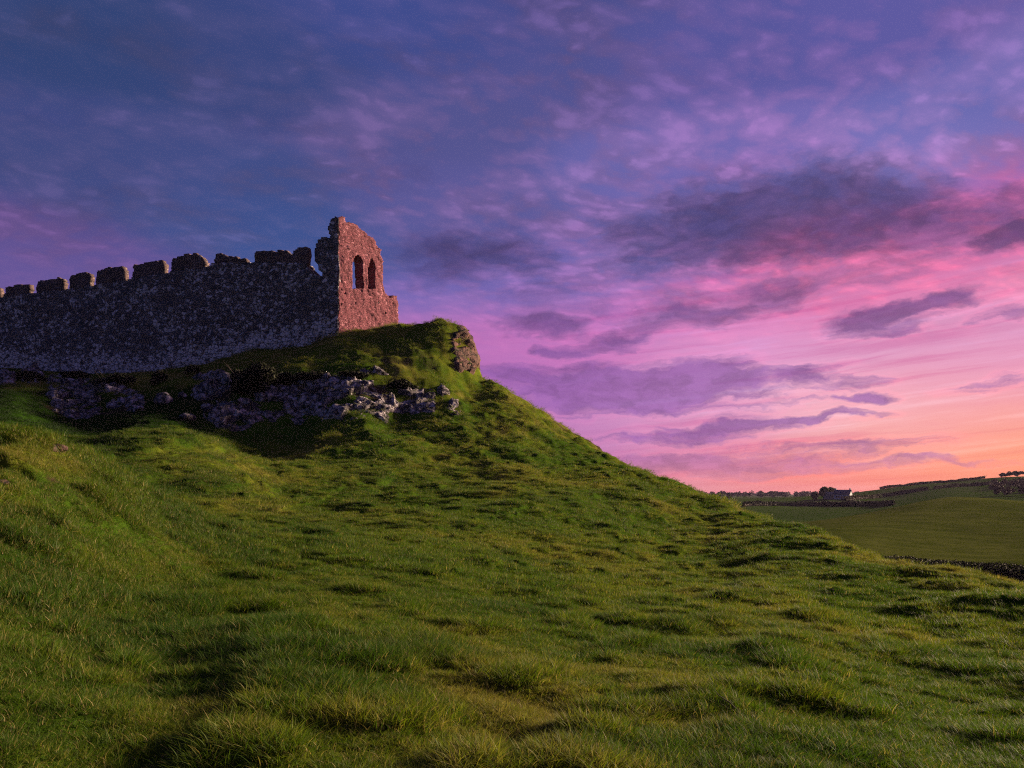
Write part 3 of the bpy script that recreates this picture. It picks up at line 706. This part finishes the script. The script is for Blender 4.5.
def hedge(path, h, w, material, seed, label, dens=70, size=.22, cat='hedge', group=None, name='hedge'):
    """clipped-out hedgerow along a path of ground points: leafy volume round a woody core"""
    rs = np.random.RandomState(seed); path = np.array(path)[:, :2]
    seg = np.hypot(*np.diff(path, axis=0).T); L = seg.sum(); cum = np.concatenate([[0], np.cumsum(seg)])
    n = int(L*dens); s = rs.uniform(0, L, n)
    ax = np.interp(s, cum, path[:, 0]); ay = np.interp(s, cum, path[:, 1])
    hh = h*(1+.35*fbm(s*.16, s*0+seed, o=3, s=seed))
    q = rs.uniform(0, 1, n)**.7
    ox, oy = rs.normal(size=n)*w*.3, rs.normal(size=n)*w*.3
    P = np.stack([ax+ox, ay+oy, q*hh], -1); P[:, 2] += ground(P[:, 0], P[:, 1])
    c = np.array([*path.mean(0), 0]); c[2] = ground([c[0]], [c[1]])[0]
    root = empty(name, c, label, cat, group)
    m = max(4, int(L/2)); t_ = np.linspace(0, L, m); cx, cy = np.interp(t_, cum, path[:, 0]), np.interp(t_, cum, path[:, 1])
    cz = ground(cx, cy)
    new_mesh('foliage', leaf_quads(P-c, size, rs)[0], np.arange(4*n).reshape(-1, 4), material, parent=root)
    v, f = tube(np.stack([cx, cy, cz+h*.35], -1)-c, [h*.38]*m, 7)
    v += .12*h*np.stack([fbm(v[:, 0]*.8, v[:, 1]*.8, v[:, 2], 2, s=seed+k) for k in (1, 2, 3)], -1)
    new_mesh('stems', v, f, m_bark, parent=root)
    return root
def gpath(pts):
    return [hit(a, b, y0, y1, 900) for a, b, y0, y1 in pts]
hedge([W(870,560,101)[:2], W(930,560,99)[:2], W(980,560,95)[:2], W(1060,560,91)[:2], W(1150,560,88)[:2]], 2.1, 2.6, m_gorse, 11, 'thick dark hedge in the dip behind the grassy slope', 800, .13)
hedge(gpath([(744,506.6,260,520),(780,505.6,260,520),(820,505.4,260,520),(862,506,230,520)]), 2.0, 2.4, m_gorse, 12, 'black hedge along the near side of the flat field below the farm', 60, .42)
hedge(gpath([(846,504,230,560),(868,505.2,230,560),(892,505.6,230,560)]), 2.0, 2.2, m_gorse, 13, 'short black hedge just right of the farm hedge end', 60, .42)
hedge(gpath([(845,500.6,400,640),(862,499.2,400,640),(879,497.6,400,640)]), 2.2, 2.4, m_hedge, 14, 'low hedge running up from the farm to a gap', 55, .45)
hedge(gpath([(883,496.8,400,640),(905,493.2,400,640),(928,489.8,400,640)]), 2.2, 2.4, m_hedge, 15, 'long hedge slanting up the far hillside above the rounded field', 55, .45)
hedge(gpath([(935,489.2,400,640),(962,486.4,400,640),(990,484.6,400,640)]), 2.2, 2.4, m_hedge, 16, 'upper hedge on the far hillside leading to the brown wood', 55, .45)
sk = []
for a in np.linspace(880, 985, 12):                        # the skyline hedge follows the crest
    Y = np.linspace(380, 900, 400); x = (a-CX)/F*Y; g = ground(x, Y)/Y; k = int(np.argmax(g)); sk.append((x[k], Y[k]))
hedge(sk, 1.7, 2., m_hedge, 17, 'thin hedge along the skyline of the far hill', 50, .45)

def tree_mesh(h, rad, n, size, seed, material):
    rs = np.random.RandomState(seed)
    P = crown_pts(n, (rad, rad, h*.46), rs, 14, .35); P[:, 2] += h*.51
    cv = leaf_quads(P, size, rs)
    parts = [tube([(0, 0, -.4), (.05*h*.3, 0, h*.25), (0, .04*h, h*.55), (.02*h, 0, h*.8)], [.035*h, .026*h, .016*h, .006*h])]
    for _ in range(7):
        a = rs.uniform(0, 6.28); z = rs.uniform(.28, .5)*h
        parts.append(tube([(0, 0, z), (.4*rad*math.cos(a), .4*rad*math.sin(a), z+.14*h), (.75*rad*math.cos(a), .75*rad*math.sin(a), z+.3*h)], [.013*h, .009*h, .003*h], 5))
    return cv, join(parts)
def tree(base, h, rad, n, size, seed, material, label, group=None, name='tree'):
    root = empty(name, base, label, 'tree', group)
    cv, tv = tree_mesh(h, rad, n, size, seed, material)
    new_mesh('crown', *cv, material, parent=root); new_mesh('trunk', *tv, m_bark, parent=root)
    return root
def stand(px, Y): 
    x = (px-CX)/F*Y; return np.array([x, Y, ground([x], [Y])[0]])
tree(stand(815.5, 492), 6.5, 3.4, 1500, .5, 31, m_tree, 'dark round tree at the left end of the farm')
tree(stand(826, 505), 9.0, 5.0, 2200, .55, 32, m_treeg, 'tall olive tree behind the farmhouse')
tree(stand(833, 512), 8.0, 4.2, 1800, .55, 33, m_treeg, 'olive tree touching the left gable of the farmhouse')
for px_, h_, Y_, lab in [(706.5,8.5,900,'dark tree on the plain nearest the hill slope'),(719,7.5,860,'second dark tree on the plain out from the hill slope'),(729,6.5,840,'smallest of the dark trees on the plain by the hill slope'),
        (761,9,1000,'dark tree on the plain midway between hill slope and farm'),(772,9.5,1020,'broad dark tree on the plain, left one of the close pair'),(781,9,1030,'dark tree on the plain, right one of the close pair')]:
    tree(stand(px_, Y_), h_, h_*.55, 900, 1.0, int(px_), m_tree, lab, 'trees on the plain')
rs = np.random.RandomState(5)
for px_, py_, h_, lab in [(1003,0,7,'small bare-topped tree on the far skyline, left of the hilltop trees'),(1010,0,9,'middle tree of the hilltop clump on the far skyline'),(1017,0,10,'tallest tree of the hilltop clump on the far skyline'),(1026,0,9,'tree at the picture edge on the far skyline'),(971,0,4.5,'tiny bush-like tree alone on the skyline hedge')]:
    Y = np.linspace(380, 900, 400); x = (px_-CX)/F*Y; g = ground(x, Y)/Y; k = int(np.argmax(g))
    tree((x[k], Y[k], ground([x[k]], [Y[k]])[0]), h_*.5, h_*.46, 1100, .5, px_, m_tree, lab, 'trees on the far skyline')
def wood(name, pts, h, size, per, material, seed, label):
    """a far wood that reads as one mass: overlapping crowns of uneven height on thin trunks"""
    rs = np.random.RandomState(seed); parts = []
    for x, y, z in pts:
        hh = h*rs.uniform(.65, 1.25); P = crown_pts(per, (hh*.42, hh*.42, hh*.42), rs, 8, .2)+np.array([x, y, z+hh*.55]); parts.append(leaf_quads(P, size, rs))
    c = np.array(pts).mean(0)
    v, f = join(parts)
    o = new_mesh(name, v-c, f, material); o.location = c
    return tag(o, label, 'wood', kind='stuff')
pts = []
for _ in range(110):
    p_ = hit(rs.uniform(991, 1075), rs.uniform(484, 497), 330, 720, 300); pts.append(p_)
wood('woodland', pts, 4.6, .5, 170, m_wood, 41, 'brown leafless wood on the far hillside')
pts = []
for _ in range(520):
    Y_ = rs.choice([1150, 1300, 1600, 1900, 2300])*rs.uniform(.95, 1.05); pts.append(stand(rs.uniform(560, 880), Y_))
wood('far_woodland', pts, 9.5, 1.7, 60, m_wood, 42, 'long line of woods on the distant plain')

# ---------------------------------------------------------------- farm
def boxm(x0, x1, y0, y1, z0, z1):
    v = np.array([(x, y, z) for z in (z0, z1) for y in (y0, y1) for x in (x0, x1)], float)
    return v, np.array([(0,1,5,4),(1,3,7,5),(3,2,6,7),(2,0,4,6),(4,5,7,6),(0,2,3,1)])
m_white = plain('white_render', (.46,.45,.45), .15); m_slate = plain('slate', (.09,.09,.11), .25); m_dark = plain('dark_glass', (.02,.022,.028), .1, 1, .2); m_iron = plain('barn_iron', (.17,.16,.15), .25); m_door = plain('painted_door', (.12,.04,.03), .1)
def gabled(name, base, L, Wd, H, R, rz, wm, rm, label, cat, wins, chim):
    root = empty(name, base, label, cat); root.rotation_euler = (0, 0, rz)
    l, w = L/2, Wd/2
    v = np.array([(-l,-w,-.5),(l,-w,-.5),(l,w,-.5),(-l,w,-.5),(-l,-w,H),(l,-w,H),(l,w,H),(-l,w,H),(-l,0,H+R),(l,0,H+R)], float)
    me = bpy.data.meshes.new('walls'); me.from_pydata(v.tolist(), [], [(0,1,5,4),(2,3,7,6),(1,2,6,9,5),(3,0,4,8,7)]); me.materials.append(wm)
    o = bpy.data.objects.new('walls', me); COL.objects.link(o); o.parent = root
    e = .35; t_ = .16
    rv = []
    for s in (-1, 1):
        a, b_ = np.array([0, 0, H+R+.06]), np.array([0, s*(w+e), H-R*e/w+.06])
        for x in (-l-.25, l+.25):
            for q in (a, b_): rv += [(x, q[1], q[2]), (x, q[1], q[2]+t_)]
    rv = np.array(rv); f = []
    for k in (0, 8): f += [(k,k+4,k+6,k+2),(k+1,k+3,k+7,k+5),(k+2,k+6,k+7,k+3),(k,k+2,k+3,k+1),(k+4,k+5,k+7,k+6)]
    ro = new_mesh('roof', rv, np.array(f), rm, parent=root)
    for cx_ in chim: new_mesh('chimney', *boxm(cx_-.4, cx_+.4, -.35, .35, H+R-.4, H+R+1.1), wm, parent=ro)
    for x_, z_, ww, hh in wins:
        fr = new_mesh('window', *boxm(x_-ww/2-.08, x_+ww/2+.08, -w-.05, -w+.02, z_-hh/2-.08, z_+hh/2+.08), m_white, parent=root)
        new_mesh('pane', *boxm(x_-ww/2, x_+ww/2, -w-.07, -w-.04, z_-hh/2, z_+hh/2), m_dark, parent=fr)
    new_mesh('door', *boxm(-.5, .5, -w-.06, -w+.02, 0, 2.1), m_door, parent=root)
    return root
gabled('farmhouse', stand(843, 498), 9.5, 6, 3.2, 2.5, radians(-38), m_white, m_slate, 'small white farmhouse with slate roof among the trees', 'house', [(-3,1.6,1,1.2),(-1.6,1.6,1,1.2),(1.6,1.6,1,1.2),(3,1.6,1,1.2)], [-4.2, 4.2])
gabled('farm_shed', stand(833.5, 503), 10, 7, 2.6, 1.6, radians(8), m_iron, m_iron, 'low grey farm shed left of the white farmhouse', 'shed', [(-3,1.5,.9,.8),(3,1.5,.9,.8)], [])
# ---------------------------------------------------------------- grass: tufts of real blades scattered over the near ground
def tuft(name, nb, rad, h, wd, seed, lean=.35, segs=3):
    rs = np.random.RandomState(seed); V = []; Fq = []; tip = []; hue = []
    for b_ in range(nb):
        a = rs.uniform(0, 2*pi); q = rad*math.sqrt(rs.uniform()); bx, by = q*math.cos(a), q*math.sin(a)
        hh = h*rs.uniform(.45, 1.15); la = a+rs.normal()*.9; ln = hh*abs(rs.normal(lean, .28)); w = wd*rs.uniform(.7, 1.3); wa = rs.uniform(0, pi); hu = rs.uniform()
        curl = rs.uniform(1.4, 2.6); i0 = len(V)
        for s in range(segs+1):
            t_ = s/segs; ww = w*(1-t_)**.7*.5 if s < segs else w*.04
            cx, cy = bx+ln*t_**curl*math.cos(la), by+ln*t_**curl*math.sin(la); z = hh*(t_-.18*max(0, ln/hh-.3)*t_*t_)-.012
            for sg in (-1, 1):
                V.append((cx+sg*ww*math.cos(wa), cy+sg*ww*math.sin(wa), z)); tip.append(t_); hue.append(hu)
            if s: k = i0+2*s; Fq.append((k-2, k-1, k+1, k))
    me_o = new_mesh(name, np.array(V), np.array(Fq), m_grass, True)
    attr(me_o, 'tip', tip); attr(me_o, 'hue', hue)
    COL.objects.unlink(me_o); tcol.objects.link(me_o)
    return me_o
tcol = bpy.data.collections.new('grass_tufts')
k = 0
for i in range(6): tuft(f'tuft_a{i:02d}', 40, .085, .055, .0052, 500+i, 1.0)         # 0-5 short turf
for i in range(5): tuft(f'tuft_b{i:02d}', 42, .10, .088, .0056, 520+i, .85, 4)         # 6-10 rank tussock
for i in range(4): tuft(f'tuft_c{i:02d}', 100, .26, .085, .009, 540+i, .8)              # 11-14 wider clump, middle distance
for i in range(4): tuft(f'tuft_d{i:02d}', 120, .50, .12, .020, 560+i, .9, 2)           # 15-18 far clump
for i in range(2): tuft(f'tuft_e{i:02d}', 5, .05, .15, .0024, 580+i, .35, 4)           # 19-20 seed stalks
rs = np.random.RandomState(77)
def scatter(n, r0, r1, pw=2.):
    ph_ = rs.uniform(-.70, .70, n); u_ = rs.uniform(size=n)
    r = (r0**pw+u_*(r1**pw-r0**pw))**(1/pw)
    return r*np.sin(ph_), r*np.cos(ph_)
PX, PY, PI, PS = [], [], [], []
def add(x, y, i, s): PX.append(x); PY.append(y); PI.append(i); PS.append(s)
def zone(n, r0, r1, short, rankv, sc, pw=2.):
    x, y = scatter(n, r0, r1, pw); tk = tussock(x, y)
    hm_ = smooth(.05, .6, fbm(x*1.25+3, y*1.25, o=3, s=37)); f2 = fbm(x*3.1, y*3.1, o=2, s=131)
    lush = .55*tk+.55*hm_+.25*f2+.10*rs.normal(size=n) > .63
    i = np.where(lush, rs.randint(*rankv, size=n), rs.randint(*short, size=n))
    s = sc*(.72+.22*tk+.32*hm_+.25*f2)*rs.uniform(.75, 1.3, n)
    s = s*(1-.55*bareness(x, y))
    keep_ = rs.uniform(size=n) > bareness(x, y)*.9
    add(x[keep_], y[keep_], i[keep_], s[keep_])
zone(22000, 2.2, 8, (0, 6), (6, 11), 1.0)
zone(38000, 7.5, 16, (0, 6), (6, 11), 1.1)
zone(24000, 15, 30, (11, 15), (6, 11), 1.0, 1.6)
zone(22000, 28, 52, (11, 15), (11, 15), 1.15, 1.7)
zone(18000, 50, 92, (15, 19), (15, 19), .9)
ph_ = rs.uniform(-.68, -.25, 9000); r_ = rs.uniform(9, 20, 9000); x, y = r_*np.sin(ph_), r_*np.cos(ph_)
hm_ = smooth(.05, .6, fbm(x*1.25+3, y*1.25, o=3, s=37)); i_ = np.where(hm_+.3*rs.normal(size=9000) > .6, rs.randint(6, 11, 9000), rs.randint(0, 6, 9000))
add(x, y, i_, (.8+.5*hm_)*rs.uniform(.75, 1.3, 9000)*(1-.4*bareness(x, y)))
x, y = scatter(900, 2.6, 12); add(x, y, rs.randint(19, 21, 900), rs.uniform(.6, 1.25, 900))
x, y, i, s = [np.concatenate(a) for a in (PX, PY, PI, PS)]
z = ground(x, y)
# keep clumps off the castle and out of the bedrock
g = new_mesh('grass', np.stack([x, y, z], -1), np.zeros((0, 4), int)) if False else None
me = bpy.data.meshes.new('grass'); me.vertices.add(len(x)); me.vertices.foreach_set('co', np.stack([x, y, z], -1).astype(np.float32).ravel()); me.update()
go = bpy.data.objects.new('grass', me); COL.objects.link(go); me.materials.append(m_grass)
tag(go, 'grass blades and tussocks covering the near hillside', 'grass', kind='stuff')
n = len(x)
e = .3; lx = (land(x+e, y)-land(x-e, y))/(2*e); ly = (land(x, y+e)-land(x, y-e))/(2*e)
attr(go, 'idx', i, typ='INT'); attr(go, 'siz', s); attr(go, 'dry', dryness(x, y)+.42*fbm(x*2.6, y*2.6, o=2, s=151)+.16*rs.normal(size=n)); attr(go, 'rank', np.clip(tussock(x, y)+.35*fbm(x*2.2, y*2.2, o=2, s=141), 0, 1)*(1-smooth(40, 60, y)))
attr(go, 'dip_shade', dip(x, y))  # how much of the hollow's painted shade each tuft takes
attr(go, 'rotv', np.stack([np.clip(ly, -.6, .6)+.12*rs.normal(size=n), np.clip(-lx, -.6, .6)+.12*rs.normal(size=n), rs.uniform(0, 6.28, n)], -1), typ='FLOAT_VECTOR')
ng = bpy.data.node_groups.new('scatter_tufts', 'GeometryNodeTree')
ng.interface.new_socket('Geometry', in_out='INPUT', socket_type='NodeSocketGeometry'); ng.interface.new_socket('Geometry', in_out='OUTPUT', socket_type='NodeSocketGeometry')
A = ng.nodes.new; gi = A('NodeGroupInput'); gout = A('NodeGroupOutput'); ip = A('GeometryNodeInstanceOnPoints'); ci = A('GeometryNodeCollectionInfo')
ci.inputs['Collection'].default_value = tcol; ci.inputs['Separate Children'].default_value = True; ci.inputs['Reset Children'].default_value = True
def na(nm, dt):
    q = A('GeometryNodeInputNamedAttribute'); q.data_type = dt; q.inputs['Name'].default_value = nm; return q.outputs['Attribute']
Lk = ng.links.new
Lk(gi.outputs[0], ip.inputs['Points']); Lk(ci.outputs[0], ip.inputs['Instance']); ip.inputs['Pick Instance'].default_value = True
Lk(na('idx', 'INT'), ip.inputs['Instance Index']); Lk(na('siz', 'FLOAT'), ip.inputs['Scale'])
er = A('FunctionNodeEulerToRotation'); Lk(na('rotv', 'FLOAT_VECTOR'), er.inputs[0]); Lk(er.outputs[0], ip.inputs['Rotation'])
Lk(ip.outputs[0], gout.inputs[0])
md = go.modifiers.new('scatter', 'NODES'); md.node_group = ng
# dry bent stalk standing in the field
p_ = hit(741, 716, 3, 12)
root_ = np.array(p_)
v, f = tube([(0, 0, -.02), (-.03, 0, .05), (-.09, .02, .11), (-.17, .02, .16), (-.20, .02, .20)], [.006, .006, .005, .004, .002], 6)
o = new_mesh('dead_stalk', v, f, m_bark); o.location = root_; tag(o, 'bent dry brown stalk poking out of the grass', 'stalk')
# ---------------------------------------------------------------- evening haze
LOWEST = float(gz_.min())
hz_o = new_mesh('haze', *boxm(-4560, 4560, -4560, 4560, LOWEST-1, 31))
hm = bpy.data.materials.new('evening_haze'); hm.use_nodes = True; hm.node_tree.nodes.clear()
hn = NT(hm.node_tree); pvn = hn.n('ShaderNodeVolumePrincipled'); pvn.inputs['Color'].default_value = (.72, .60, .90, 1); pvn.inputs['Density'].default_value = .00005
pvn.inputs['Anisotropy'].default_value = .1
hn.L.new(pvn.outputs[0], hn.n('ShaderNodeOutputMaterial').inputs['Volume']); hz_o.data.materials.append(hm)
tag(hz_o, 'thin violet evening haze over the distant plain', 'haze', kind='stuff')
sd = bpy.data.lights.new('sun', 'SUN'); so = bpy.data.objects.new('sun', sd); COL.objects.link(so)
sd.energy = 5.0; sd.angle = radians(9); sd.color = (1, .74, .52)
from mathutils import Vector
so.rotation_euler = Vector((math.sin(SUN_AZ)*math.cos(SUN_EL), math.cos(SUN_AZ)*math.cos(SUN_EL), math.sin(SUN_EL))).to_track_quat('Z', 'Y').to_euler()
S.cycles.use_denoising = False
S.cycles.filter_width = 1.15; S.cycles.adaptive_threshold = .006
S.cycles.max_bounces = 5; S.cycles.diffuse_bounces = 2; S.cycles.transparent_max_bounces = 6
